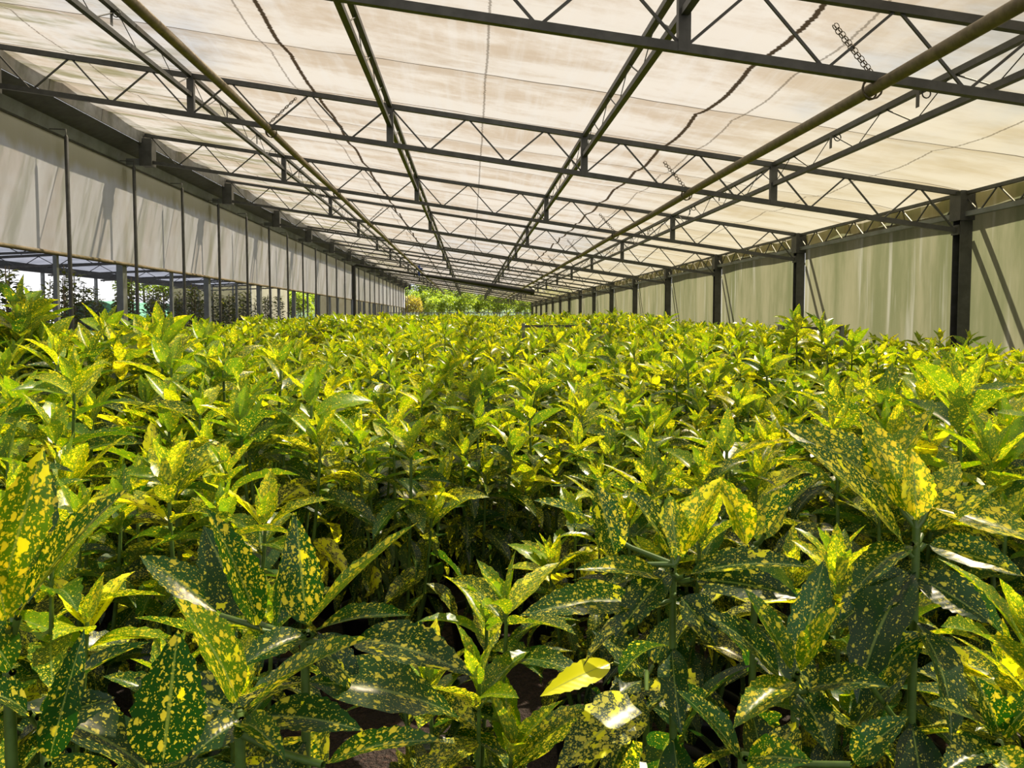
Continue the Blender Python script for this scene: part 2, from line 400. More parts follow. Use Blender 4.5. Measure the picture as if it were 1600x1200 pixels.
# transverse trusses
PX = (-2.9, -.83, 1.19, 3.16)
trusses = {}
def make_truss(k):
    z0 = yT(0, k)
    t_ = empty('roof_truss', (0, z0, 0), f'grey steel lattice truss spanning the bay under the cream cloth, {ordw(k + 3)} from the camera end', 'truss', 'lattice trusses across the bay')
    yy = lambda x: yT(x, k) - z0
    xa, xb = -5.06, 5.08
    mb = MB(); mb.bar((xa, yy(xa), hT(xa)), (xb, yy(xb), hT(xb)), .045, .05); mb.obj('top_chord', M['steel'], t_)
    mb = MB(); mb.bar((xa, yy(xa), hB(xa)), (xb, yy(xb), hB(xb)), .045, .05); mb.obj('bottom_chord', M['steel'], t_)
    mb = MB(); n = 0
    marks = (-4.98,) + PX + (5.06,)
    for si, (a, b) in enumerate(zip(marks[:-1], marks[1:])):     # five rods per field, zigzag
        for q in range(5):
            x0 = a + (b - a) * q / 5; x1 = a + (b - a) * (q + 1) / 5; dn = (q + si) % 2 == 0
            za, zb = (hT(x0), hB(x1)) if dn else (hB(x0), hT(x1))
            mb.bar((x0, yy(x0), za), (x1, yy(x1), zb), .013, .016)
    mb.obj('diagonal_bracing', M['steel'], t_)
    for x in PX:
        mb = MB(); zb, zt = hB(x) - .02, hT(x) + .02
        mb.box((x, yy(x), (zb + zt) / 2), (.07, .05, zt - zb)); mb.obj('truss_post', M['steel'], t_)
    return t_
for k in range(-2, LAST + 1): trusses[k] = make_truss(k)

# lattice purlins running the length
NAMES = ['between the blinds and the cloth seam', 'just blind side of the middle', 'just sheet side of the middle', 'nearest to the khaki sheets']
PLAB = ['long lattice purlin with weathered pipe beside it, closest to the white blinds', 'long lattice purlin on the blinds side of the bay centre', 'long lattice purlin on the khaki sheet side of the bay centre', 'long lattice purlin carrying bracket plates, closest to the khaki sheet wall']
for x, lab in zip(PX, PLAB):
    p_ = empty('lattice_purlin', (x, 0, 0), lab, 'purlin', 'lattice purlins along the bay')
    y0, y1 = -.5, yT(x, LAST)
    zt, zb = hT(x) + .005, hT(x) - .20
    mb = MB(); mb.bar((0, y0, zt), (0, y1, zt), .045, .04); mb.obj('top_rail', M['steel'], p_)
    mb = MB(); mb.bar((0, y0, zb), (0, y1, zb), .045, .04); mb.obj('bottom_rail', M['steel'], p_)
    mb = MB(); y = y0
    while y < min(y1, 60):
        mb.tube([(0, y, zb), (0, y + .42, zt)], .006, 5, cap=False); mb.tube([(0, y + .42, zt), (0, y + .84, zb)], .004, 5, cap=False); y += .84
    mb.obj('zigzag_web', M['steel'], p_)
# hanging pipes with rings / chains
def torus(mb, c, R, r, ax1, ax2, n=12, m=5, st=1.0):
    an = np.linspace(0, 2 * math.pi, n + 1); ax1 = np.array(ax1, float); ax2 = np.array(ax2, float)
    mb.tube([np.array(c) + R * math.cos(a) * ax1 * st + R * math.sin(a) * ax2 for a in an], r, m, cap=False)
for x, lab in ((-2.09, 'long rust-brown weathered pipe slung under the cloth on the blinds side'), (2.28, 'long rust-brown weathered pipe slung under the cloth on the khaki sheet side')):
    z = hB(x) - .055 + .02
    mb = MB(); ysn = np.linspace(.3, 63, 60)
    mb.tube([(x, y, z + .006 * math.sin(y * 1.1)) for y in ysn], .036, 8); o_ = mb.obj('curtain_pipe', M['pipe']); tag(o_, lab, 'pipe', 'weathered pipes slung along the bay')
    for k in range(-1, 6):
        y = yT(x, k) + .07
        mb = MB()
        torus(mb, (x, y, z + .0), .058, .006, (1, 0, 0), (0, 0, 1)); torus(mb, (x, y + .03, z), .055, .006, (.9, .3, 0), (0, 0, 1))
        if x > 0 or k in (0, 2):
            a = np.array((x - .03, y - .05, z + .05)); b = np.array((x - .26 * (1 if x > 0 else -1), y - .07, hT(x - .26) - .16)); n = 13
            for side_ in (0, 1):
                for q in range(n):
                    p = a + (b - a) * q / (n - 1) + np.array((.012 * side_, 0, .01 * side_)); d = (b - a) / np.linalg.norm(b - a)
                    o1 = np.cross(d, (0, 1, 0)) if (q + side_) % 2 else np.array((0, 1.0, 0))
                    torus(mb, p, .012, .0028, d, o1, 8, 4, 1.5)
        o_ = mb.obj('hanging_chain', M['chain'])
        tag(o_, f'rusty chain loop holding the {"khaki sheet" if x > 0 else "blinds"} side brown pipe, {ordw(k + 3)} truss', 'chain', 'chain loops holding the brown pipes')
# bracket plates hanging from purlins
for x in (-2.9, 3.16):
    ks = [y for y in (5.3, 6.6, 9.6, 10.9, 13.5, 14.9)]
    for q, y in enumerate(ks):
        e_ = MB(); e_.bar((x - .03, y, hT(x) - .01), (x - .03, y, hT(x) - .12), .004, .04, up=(0, 1, 0)); torus(e_, (x + .02, y - .02, hT(x) - .03), .03, .005, (1, 0, 0), (0, 0, 1))
        o_ = e_.obj('hook_bracket', M['steel']); tag(o_, f'small steel hook plate on the {"khaki sheet" if x > 0 else "blinds"} side purlin, {ordw(q + 1)} along it', 'bracket', 'small hook plates on the outer purlins')

# wall on the sheet side : posts, eave lattice, lower rail, sheets
XR = 5.20
for k in range(-2, LAST + 1):
    y = yT(5.13, k)
    p_ = empty('steel_column', (5.14, y, 0), f'grey steel column against the khaki sheets, under the {ordw(k + 3)} roof truss', 'column', 'steel columns along the khaki sheets')
    mb = MB(); zt = hT(5.13) + .03
    mb.box((0, -.06, zt / 2), (.13, .008, zt)); mb.box((0, .06, zt / 2), (.13, .008, zt)); mb.box((.03, 0, zt / 2), (.01, .12, zt)); mb.obj('column_shaft', M['steel'], p_)
    mb = MB(); mb.box((-.01, 0, zt - .16), (.16, .18, .30)); mb.obj('head_plate', M['steel'], p_)
    mb = MB(); mb.box((-.075, 0, hB(5.05)), (.02, .12, .10)); mb.obj('chord_bracket', M['steel'], p_)
for k in range(-2, LAST):
    y0, y1 = yT(5.13, k) + .005, yT(5.13, k + 1) - .005
    mid = (y0 + y1) / 2
    # sheet, bellied a little
    n_ = 20; V = []
    for a in range(n_ + 1):
        y = y0 + (y1 - y0) * a / n_
        for b in range(9):
            z = .02 + (hT(5.2) + .0) * b / 8
            V.append((XR + .035 + .02 * math.sin(math.pi * a / n_) + .012 * noise.noise((y * 1.4, z * .8, 1.5)), y, z))
    q = np.array([[a * 9 + b for b in range(8)] for a in range(n_)]).ravel()
    mb = MB(); mb.add(V, np.stack([q, q + 9, q + 10, q + 1], 1))
    o_ = mb.obj('side_sheet', M['panel']); tag(o_, f'khaki mildewed plastic sheet wall panel with streaks, {ordw(k + 3)} bay from the camera end', 'sheet', 'khaki plastic sheets closing the side')
    e_ = empty('eave_lattice', (5.13, mid, 0), f'steel eave lattice over the khaki sheet of the {ordw(k + 3)} bay from the camera end', 'lattice', 'eave lattices over the khaki sheets')
    hl = (y1 - y0) / 2
    mb = MB(); zt = hT(5.13) - .0; zb = EYE + 1.075
    mb.bar((0, -hl, zt), (0, hl, zt), .04, .035); mb.obj('top_rail', M['steel'], e_)
    mb = MB(); mb.box((0, 0, zb), (.05, 2 * hl, .05)); mb.obj('bottom_rail', M['beam'], e_)
    mb = MB()
    for q in range(7):
        ya = -hl + 2 * hl * q / 7; yb = -hl + 2 * hl * (q + 1) / 7; ym = (ya + yb) / 2
        mb.bar((0, ya, zt), (0, ym, zb), .012, .012); mb.bar((0, ym, zb), (0, yb, zt), .012, .012)
    mb.obj('zigzag_web', M['steel'], e_)
# outside the sheets : unseen strip added to shade the sheet tops, and the bare trusses of the next bay (they throw the slanting shadows)
mb = MB(); yg0, yg1 = yT(5.1, -2), yT(5.1, LAST)
mb.box((5.365, (yg0 + yg1) / 2, hT(5.2) - .05), (.07, yg1 - yg0, .10)); o_ = mb.obj('shade_strip', M['steel']); tag(o_, 'grey strip added outside to shade the top of the khaki sheets', 'shade strip')
for k in range(-2, LAST + 1):
    y = yT(5.13, k) + .02
    e_ = empty('outer_truss', (5.3, y, 0), f'bare lattice truss outside the khaki sheets, beside the {ordw(k + 3)} steel column', 'truss', 'bare trusses outside the khaki sheets')
    for nm, za, zb in (('top_chord', hT(5.13) - .03, hT(5.13) + .25), ('bottom_chord', hB(5.13) - .02, hB(5.13) + .30)):
        mb = MB(); mb.bar((0, 0, za), (2.2, -.12, zb), .05, .05); mb.obj(nm, M['steel'], e_)

# blinds side : gutter beam, head plates, columns, tie pipes, blinds
XL = -5.2
y0, y1 = -4, yT(-5.2, LAST) + .1
def strip(pts2, name, mat, th=.012):
    mb = MB()
    for (xa, za), (xb, zb) in zip(pts2[:-1], pts2[1:]):
        d = np.array((xb - xa, zb - za)); l = np.linalg.norm(d); nn_ = np.array((-d[1], d[0])) / l * th
        v = [];
        for yy in (y0, y1):
            v += [(xa, yy, za), (xb, yy, zb), (xb + nn_[0], yy, zb + nn_[1]), (xa + nn_[0], yy, za + nn_[1])]
        mb.add(v, [[0, 1, 5, 4], [3, 7, 6, 2], [0, 4, 7, 3], [1, 2, 6, 5], [0, 3, 2, 1], [4, 5, 6, 7]], smooth=False)
    return mb.obj(name, mat)
gb = empty('gutter_beam', (0, 0, 0), 'long folded grey gutter beam above the white blinds', 'beam')
o_ = strip([(-5.10, EYE + 2.97), (-5.07, EYE + 2.70)], 'upper_face', M['steel']); o_.parent = gb
o_ = strip([(-5.075, EYE + 2.70), (-5.40, EYE + 2.60)], 'underside', M['steel']); o_.parent = gb
o_ = strip([(-5.40, EYE + 2.61), (-5.43, EYE + 2.43)], 'lower_face', M['beam']); o_.parent = gb
o_ = strip([(-5.43, EYE + 2.43), (-5.50, EYE + 2.43)], 'bottom_lip', M['steel']); o_.parent = gb
for k in range(-2, LAST + 1):
    y = yT(-5.2, k)
    e_ = empty('beam_bracket', (-5.06, y, EYE + 2.37), f'bolted grey box bracket joining gutter beam and the {ordw(k + 3)} roof truss', 'bracket', 'box brackets along the gutter beam')
    mb = MB(); mb.box((.04, 0, .20), (.16, .20, .40)); mb.box((.04, -.105, .20), (.19, .01, .42)); mb.obj('bracket_box', M['steel'], e_)
    mb = MB(); mb.box((-.16, 0, .06), (.24, .10, .10)); mb.obj('seat_plate', M['beam'], e_)
    e_ = empty('steel_column', (-5.56, y + .2, 0), f'wide grey column behind the white blinds, below the {ordw(k + 3)} box bracket', 'column', 'wide columns behind the blinds')
    mb = MB(); mb.box((0, 0, (EYE + 2.4) / 2), (.10, .15, EYE + 2.4)); mb.obj('column_shaft', M['beam'], e_)
    mb = MB(); mb.box((0, 0, .01), (.22, .24, .02)); mb.obj('base_plate', M['steel'], e_)
    if k < LAST:
        mb = MB(); mb.box((0, 0, (EYE + 2.4) / 2), (.05, .06, EYE + 2.4)); o_ = mb.obj('blind_stud', M['beam'], loc=(-5.56, y + 2.25, 0))
        tag(o_, f'thin grey stud behind the white blinds, after the {ordw(k + 3)} wide column', 'post', 'thin studs behind the blinds')
    for h in (0, 1):
        if k == LAST and h: continue
        yy = y - .1 + 2 * h
        e_ = empty('guard_pipe', (-5.2, yy, 0), f'slim grey upright pipe before the white blinds, {ordw((k + 2) * 2 + h + 1)} from the camera end', 'pipe', 'slim upright pipes before the blinds')
        mb = MB(); mb.tube([(0, 0, 0), (0, 0, 1.6), (0, 0, EYE + 2.33), (0, 0, EYE + 2.36)], [.027, .027, .027, .012], 8); mb.obj('pipe_shaft', M['steel'], e_)
        mb = MB(); mb.tube([(0, 0, EYE + 2.34), (0, 0, EYE + 2.43), (-.2, -.02, EYE + 2.43)], .008, 6); mb.obj('top_hook', M['steel'], e_)
# blinds: one long cloth per four bays in the photo reads as continuous; each bay's length is its own
for k in range(-2, LAST):
    ya, yb = yT(-5.2, k) + .2, yT(-5.2, k + 1) + .2
    e_ = empty('roll_blind', (-5.47, ya, 0), f'off-white roll blind with mouldy top edge, {ordw(k + 3)} bay from the camera end', 'blind', 'off-white blinds along the side')
    V = []; n_ = 24
    for a in range(n_ + 1):
        y = (yb - ya) * a / n_
        for b in range(11):
            z = EYE + .86 + (2.43 - .86) * b / 10
            V.append((.012 * noise.noise((y * .9 + ya, z * .6, 2)) * min(1, (10 - b) * .3) , y, z))
    q = np.array([[a * 11 + b for b in range(10)] for a in range(n_)]).ravel()
    mb = MB(); mb.add(V, np.stack([q, q + 11, q + 12, q + 1], 1)); mb.obj('blind_cloth', M['blind'], e_)
    mb = MB(); mb.tube([(0.01, 0, EYE + .855), (0.01, yb - ya, EYE + .855)], .028, 8); mb.obj('bottom_roll', M['pipe'], e_)

# black irrigation boom
bo = empty('irrigation_boom', (0, 34.2, 0), 'black irrigation pipe hung across under the far trusses with a drop pipe', 'pipe')
mb = MB(); zb_ = lambda x: hB(x) - .10
mb.tube([(-5.12, .1, zb_(-5.1) - .1), (-5.0, .1, zb_(-5.0)), (-3, .05, zb_(-3)), (-1.9, 0, zb_(-1.9))], .055, 10); mb.obj('boom_pipe', M['black'], bo)
mb = MB(); mb.tube([(-1.9, 0, zb_(-1.9)), (.5, 0, zb_(.5) + .02), (2.75, 0, zb_(2.75) + .02)], [.075, .11, .12], 12); mb.obj('boom_sleeve', M['black'], bo)
mb = MB(); mb.tube([(2.7, 0, zb_(2.7) + .02), (2.78, 0, zb_(2.78) + .02), (2.86, 0, zb_(2.86) + .02)], [.17, .17, .12], 12); mb.obj('end_cap', M['black'], bo)
mb = MB(); mb.tube([(-5.12, .1, 0), (-5.12, .1, 2), (-5.12, .1, zb_(-5.1) - .05)], .085, 10); mb.obj('drop_pipe', M['black'], bo)
mb = MB(); mb.tube([(-2.25, 0, zb_(-2.2) - .05), (-2.25, 0, zb_(-2.2) + .42)], .05, 8); mb.box((-2.25, 0, zb_(-2.2) + .25), (.30, .12, .12)); mb.obj('valve', M['blue'], bo)

# metal trolley frames poking out of the bed
for (x, y, wd, h, lab) in ((3.2, 7.8, .66, -.07, 'low grey tubular trolley frame poking out of the bed near the khaki sheets'), (.62, 9.0, .78, -.06, 'low grey tubular trolley frame poking out mid-bed')):
    e_ = empty('trolley_frame', (x, y, 0), lab, 'frame', 'grey trolley frames in the bed')
    for i in (0, 1):
        mb = MB(); mb.box((wd * i, 0, (EYE + h) / 2), (.035, .035, EYE + h)); mb.obj('upright', M['beam'], e_)
    mb = MB(); mb.box((wd / 2, 0, EYE + h - .035), (wd, .02, .03)); mb.obj('crossbar', M['steel'], e_)

# ------------------------------------------------------------ neighbouring bay beyond the blinds
NB = -15.6
zR = lambda x: EYE + 2.42 + (x + 5.6) * .05
mb = MB(); mb.add([(-5.6, -4, zR(-5.6)), (NB, -4, zR(NB)), (NB, 47, zR(NB)), (-5.6, 47, zR(-5.6))], [[0, 1, 2, 3]], smooth=False)
o_ = mb.obj('bay_roof', M['nroof']); tag(o_, None, None, kind='structure')
mb = MB(); mb.box((NB, 21.5, EYE + 1.83), (.12, 51, .36)); o_ = mb.obj('eave_beam', M['steel']); tag(o_, 'dark eave beam on the far side of the neighbouring bay, below the blinds', 'beam')
for k in range(-1, 10):
    y = yT(-5.6, k)
    e_ = empty('neighbour_truss', (-5.7, y, 0), f'dark truss in the neighbouring bay beyond the blinds, starting at the {ordw(k + 3)} column', 'truss', 'dark trusses in the neighbouring bay')
    mb = MB(); mb.bar((0, 0, zR(-5.7) - .08), (NB + 5.9, .6, zR(NB) - .05), .06, .08); mb.obj('top_chord', M['steel'], e_)
    mb = MB(); mb.bar((0, 0, zR(-5.7) - .5), (NB + 5.9, .6, zR(NB) - .35), .06, .06); mb.obj('bottom_chord', M['steel'], e_)
    mb = MB()
    for q in range(8):
        xa = (NB + 6) * q / 8; xb = (NB + 6) * (q + .5) / 8; xc = (NB + 6) * (q + 1) / 8
        mb.bar((xa, .6 * q / 8, zR(xa - 5.7) - .45), (xb, .6 * (q + .5) / 8, zR(xb - 5.7) - .1), .02, .02)
        mb.bar((xb, .6 * (q + .5) / 8, zR(xb - 5.7) - .1), (xc, .6 * (q + 1) / 8, zR(xc - 5.7) - .42), .02, .02)
    mb.obj('diagonal_bracing', M['steel'], e_)
    mb = MB(); mb.box((0, 0, (EYE + 1.7) / 2), (.10, .10, EYE + 1.7)); o_ = mb.obj('eave_post', M['beam'], loc=(NB, y + .6, 0))
    tag(o_, f'thin grey post under the far dark eave beam, at the {ordw(k + 3)} truss', 'post', 'posts under the far dark eave beam')

def cream_house(x0, x1, y0_, y1_, h, lab, nm='polytunnel'):
    e_ = empty(nm, ((x0 + x1) / 2, (y0_ + y1_) / 2, 0), lab, 'greenhouse', 'cream greenhouse buildings outside')
    wx, wy = (x1 - x0) / 2, (y1_ - y0_) / 2
    prof = [(-wx, 0), (-wx, h)] + [(-wx * math.cos(a), h + wx * .35 * math.sin(a)) for a in np.linspace(0, math.pi, 9)[1:-1]] + [(wx, h), (wx, 0)]
    mb = MB(); n = len(prof); v = [(x, -wy, z) for x, z in prof] + [(x, wy, z) for x, z in prof]
    mb.add(v, [[i, i + 1, n + i + 1, n + i] for i in range(n - 1)], smooth=False)
    for s_ in (-wy, wy):
        for i in range(n // 2): mb.add([(prof[i][0], s_, prof[i][1]), (prof[i + 1][0], s_, prof[i + 1][1]), (prof[n - 2 - i][0], s_, prof[n - 2 - i][1]), (prof[n - 1 - i][0], s_, prof[n - 1 - i][1])], [[0, 1, 2, 3]], smooth=False)
    mb.obj('film_cover', M['cream'], e_)
    mb = MB()
    yq = -wy
    while yq < wy:
        mb.box((wx + .02, yq, h / 2), (.04, .12, h)); yq += 2.5
    xq = -wx
    while xq < wx: mb.box((xq, -wy - .03, h / 2), (.10, .04, h)); xq += 1.3
    mb.box((wx + .03, 0, 1.1), (.03, 2 * wy, .06)); mb.box((0, -wy - .03, 1.0), (2 * wx, .03, .06))
    mb.obj('wall_posts', M['steel'], e_)
cream_house(-19.0, -14.0, 50, 60, 4.2, 'cream film greenhouse with grey posts beyond the neighbouring bay')
cream_house(-13.5, -7.2, 68, 92, 3.2, 'cream film greenhouse standing behind the end of the long blinds')
mb = MB()
for q in range(12): 
    a = q / 12 * math.pi; b = (q + 1) / 12 * math.pi
    mb.add([(-30 - 4 * math.cos(a), 18, 3.2 * math.sin(a)), (-30 - 4 * math.cos(b), 18, 3.2 * math.sin(b)), (-30 - 4 * math.cos(b), 60, 3.2 * math.sin(b)), (-30 - 4 * math.cos(a), 60, 3.2 * math.sin(a))], [[0, 1, 2, 3]])
mb.add([(-30 - 4 * math.cos(q / 12 * math.pi), 18, 3.2 * math.sin(q / 12 * math.pi)) for q in range(13)], [[q, q + 1, 11 - q, 12 - q] for q in range(6)], smooth=False)
o_ = mb.obj('polytunnel', M['whitefilm']); tag(o_, 'pale grey-white polytunnel outside beyond the staked saplings', 'greenhouse')
mb = MB()
for q in range(10):
    a = q / 10 * math.pi; b = (q + 1) / 10 * math.pi
    mb.add([(-20 - 2.2 * math.cos(a), 42, 2.1 * math.sin(a)), (-20 - 2.2 * math.cos(b), 42, 2.1 * math.sin(b)), (-20 - 2.2 * math.cos(b), 56, 2.1 * math.sin(b)), (-20 - 2.2 * math.cos(a), 56, 2.1 * math.sin(a))], [[0, 1, 2, 3]])
mb.add([(-20 - 2.2 * math.cos(q / 10 * math.pi), 42, 2.1 * math.sin(q / 10 * math.pi)) for q in range(11)], [[q, q + 1, 9 - q, 10 - q] for q in range(5)], smooth=False)
o_ = mb.obj('net_tunnel', M['greennet']); tag(o_, 'low tunnel covered with bright green netting beyond the saplings', 'tunnel')

# far hill
mb = MB(); n = 60; V = []
for i in range(n + 1):
    x = -260 + 520 * i / n; hh = 7 + 5 * noise.noise((x * .012, 1, 0)) - x * .012
    V += [(x, 330, -2), (x, 345, hh * .8), (x, 380, hh), (x, 460, -2)]
q = np.array([[i * 4 + b for b in range(3)] for i in range(n)]).ravel()
mb.add(V, np.stack([q, q + 4, q + 5, q + 1], 1)); o_ = mb.obj('hill', M['hill']); tag(o_, None, None, kind='structure')

# ------------------------------------------------------------ hedge and trees past the open end
def bush_mesh(seed, rx, ry, rz_, n, ls, mats, agem=.6):
    rng = np.random.default_rng(seed); mb = MB()
    d = nrm(rng.normal(size=(n, 3))); d[:, 2] = np.abs(d[:, 2]) * 1.0 - .25 * (rng.random(n) < .3)
    rad = .72 + .28 * rng.random(n) + .18 * np.sin(d[:, 0] * 7 + seed) * np.sin(d[:, 2] * 6 + seed)
    P = d * rad[:, None] * np.array((rx, ry, rz_)) + np.array((0, 0, rz_ * .35))
    D = nrm(d + rng.normal(size=(n, 3)) * .6); N = nrm(rng.normal(size=(n, 3)) + np.array((0, 0, 1.5)))
    L = ls * (.7 + .6 * rng.random(n))
    leaf_batch(mb, P, D, N, L, L * .5, np.full(n, .5), np.full(n, .3), np.zeros(n), np.clip(agem + rng.normal(0, .2, n), 0, 1), np.full(n, .5), rng, 2, 2)
    return mb.mesh('foliage', mats, True)
random.seed(5)
hm = [bush_mesh(s, 1.15, .9, 1.45, 2300, .19, [M['hedgeleaf']], .65) for s in (1, 2)]
rm = bush_mesh(3, 1.15, .9, 1.45, 2300, .19, [M['redleaf']], .6)
tm = [bush_mesh(s, 2.6, 2.4, 2.8, 4200, .3, [M['hedgeleaf']], .45) for s in (4, 5)]
tk = MB(); tk.tube([(0, 0, 0), (.02, 0, 1.2), (0, .03, 2.6)], [.05, .04, .02], 6); tkm = tk.mesh('trunk', [M['twig']])
tk2 = MB(); tk2.tube([(0, 0, 0), (.1, 0, 2), (0, .1, 4.2)], [.16, .13, .06], 8); tkm2 = tk2.mesh('trunk', [M['twig']])
def bush(name, x, y, zc, sc, fm, tmesh, lab, cat, grp):
    e_ = empty(name, (x, y, 0), lab, cat, grp, random.random() * 6, sc=sc)
    a = bpy.data.objects.new('trunk', tmesh); C.objects.link(a); a.parent = e_
    b = bpy.data.objects.new('foliage', fm); C.objects.link(b); b.parent = e_; b.location = (0, 0, zc)
for row, (y, n) in enumerate(((72, 18), (80, 18))):
    for i in range(n):
        x = -21 + i * 1.75 + random.uniform(-.2, .2) - row * .5
        if -14.5 < x < -6.6 and y < 94: continue
        red = (i * 7 + row * 3) % 9 == 0
        bush('hedge_shrub', x, y, 1.25 + row * .35, (1.0 + random.uniform(-.08, .12)) * (1 + .12 * row), rm if red else hm[i % 2], tkm,
             f'{"orange tinged" if red else "bright yellow-green"} leafy shrub past the open end, {["front","back"][row]} row, {ordw(i + 1)} from the blinds side', 'shrub', 'bright shrubs past the open end')
for i in range(13):
    x = -40 + i * 4.3; s_ = 1.3 - .045 * i
    bush('tree', x, 97 + (i % 3) * 3, 2.6, s_, tm[i % 2], tkm2, f'rounded green tree rising behind the bright shrubs, {ordw(i + 1)} from the blinds side', 'tree', 'rounded trees behind the bright shrubs')
# dark mesh fence and crate at the open end
fe = empty('mesh_fence', (0, 68.5, 0), 'dark low wire fence before the bright shrubs at the open end', 'fence')
mb = MB(); mb.box((-.5, 0, 1.62), (17, .05, .06)); mb.obj('top_rail', M['greynet'], fe)
mb = MB()
for i in range(70): mb.box((-8.9 + i * .24, 0, .8), (.05, .03, 1.6))
mb.obj('fence_bars', M['greynet'], fe)
e_ = empty('crate', (3.6, 66.5, 0), 'stacked orange-brown wooden crates at the open end', 'crate')
for z in (.35, 1.05):
    mb = MB()
    for s_ in range(4): 
        zz = z - .27 + s_ * .18
        mb.box((0, -.5, zz), (1.3, .03, .15)); mb.box((0, .5, zz), (1.3, .03, .15)); mb.box((-.65, 0, zz), (.03, 1, .15)); mb.box((.65, 0, zz), (.03, 1, .15))
    for a in (-.62, .62):
        for b in (-.48, .48): mb.box((a, b, z), (.06, .06, .68))
    mb.obj('slatted_box', M['crate'], e_)

# ------------------------------------------------------------ staked saplings in the next bay
def sapling(seed):
    rng = np.random.default_rng(seed); H = 1.75 + .25 * rng.random()
    st = MB(); pl = [(.012 * math.sin(z * 4 + seed), .012 * math.cos(z * 3), z) for z in np.linspace(.2, H, 9)]
    st.tube(pl, np.linspace(.012, .004, 9), 5, cap=False)
    ca = MB(); ca.tube([(.02, .02, .05), (.02, .02, H + .12)], .008, 5, cap=False)
    n = 120; P, D, N = [], [], []
    for i in range(n):
        z = .45 + (H - .4) * (i / n); az = i * 2.4; e = rng.uniform(-.2, .8)
        if i % 3 == 0: st.tube([(0, 0, z - .05), (.1 * math.cos(az), .1 * math.sin(az), z + .03)], .003, 4, cap=False)
        r = .02 + .16 * rng.random() * (1.1 - z / H * .5)
        P.append((r * math.cos(az), r * math.sin(az), z)); D.append((math.cos(az) * math.cos(e), math.sin(az) * math.cos(e), math.sin(e))); N.append((rng.normal() * .3, rng.normal() * .3, 1))
    le = MB(); L = .10 + .06 * rng.random(n)
    leaf_batch(le, np.array(P), np.array(D), np.array(N), L, L * .45, np.full(n, .7), np.full(n, .3), rng.normal(0, .3, n), np.clip(rng.normal(.35, .25, n) + (np.arange(n) > 104) * .4, 0, 1), np.full(n, .5), rng, 4, 2)
    return st.mesh('stem', [M['twig']]), ca.mesh('cane', [M['cane']]), le.mesh('foliage', [M['sapleaf']], True)
saps = [sapling(s) for s in range(5)]; spot = pot_mesh(.13, .24)
rnd = random.Random(11); sr = 0
for ri, y in enumerate(np.arange(6.4, 30, 1.0)):
    for ci in range(7):
        x = -6.4 - ci * .85 - (ri % 2) * .4 + rnd.uniform(-.15, .15); yy = y + rnd.uniform(-.2, .2)
        if yy / -x > 3.4 and ci == 0: pass
        e_ = empty('staked_sapling', (x, yy, 0), f'thin staked sapling in the neighbouring bay, {ordw(ri + 1)} row along, {ordw(ci + 1)} out from the blinds', 'sapling', 'staked saplings beyond the blinds', rnd.random() * 6, sc=rnd.uniform(.84, 1.02))
        v_ = saps[rnd.randrange(5)]
        for nm, me in zip(('stem', 'cane', 'foliage', 'pot'), v_ + (spot,)):
            a = bpy.data.objects.new(nm, me); C.objects.link(a); a.parent = e_

# ------------------------------------------------------------ the laurels
def fold_labels(): pass
rng = np.random.default_rng(42)
BASEH = .98
POT = pot_mesh(); SOIL = soil_mesh()
def variant(seed, lod):
    r = np.random.default_rng(seed); nst = 5 + seed % 2
    stems, pr = plant_parts(r, BASEH, nst)
    fo = MB(); leaf_batch(fo, *pr, r, *((14, 6) if lod == 0 else (7, 4)), tooth=.16 if lod == 0 else 0)
    st = MB()
    for s in stems: st.tube(s, np.linspace(.0075, .0045, len(s)), 7 if lod == 0 else 5, cap=False)
    return fo, st
near = []
for s in range(7):
    fo, st = variant(100 + s, 0); near.append((fo.mesh('foliage', [M['leaf']], True), st.mesh('stem', [M['stem']])))
midm = []
for s in range(8):
    fo, st = variant(200 + s, 1)
    midm.append((fo.mesh('foliage', [M['leaf']], True), st.mesh('stem', [M['stem']])))

def toph(x, y):
    b = np.interp(y, [.5, 1.2, 1.5, 2, 3.5, 6, 10, 20, 60], [-.50, -.48, -.40, -.38, -.33, -.28, -.22, -.16, -.12])
    b += .20 * noise.noise((x * .9, y * .6, 1.7)) + .08 * noise.noise((x * 2.1, y * 1.5, 4.7))
    g = lambda cx, cy, r, a: a * math.exp(-((x - cx) ** 2 + (y - cy) ** 2) / r / r)
    b += g(-2.0, 3.9, .9, .24) + g(2.6, 5.0, .8, .17) + g(-3.3, 8.5, 1.4, -.15) + g(.9, 1.9, .5, .14) + g(-.9, 1.6, .5, .10) + g(3.6, 6.0, .7, -.2) + g(2.6, 3.4, .6, .10)
    b += .035 * min(1, max(0, (y - 8) / 10))
    return min(b, -.04)
def P(px, py, Y):
    c_, s_ = math.cos(math.radians(3)), math.sin(math.radians(3)); yw = math.radians(3.1)
    fw = np.array([math.sin(yw) * c_, math.cos(yw) * c_, -s_]); rt = np.array([math.cos(yw), -math.sin(yw), 0]); up = np.cross(rt, fw)
    d = (px - 800) / 1200 * rt + ((600 - py) / 1200 - .025 * 1600 / 1200) * up + fw
    return d * Y / d[1] + np.array((0, 0, EYE))
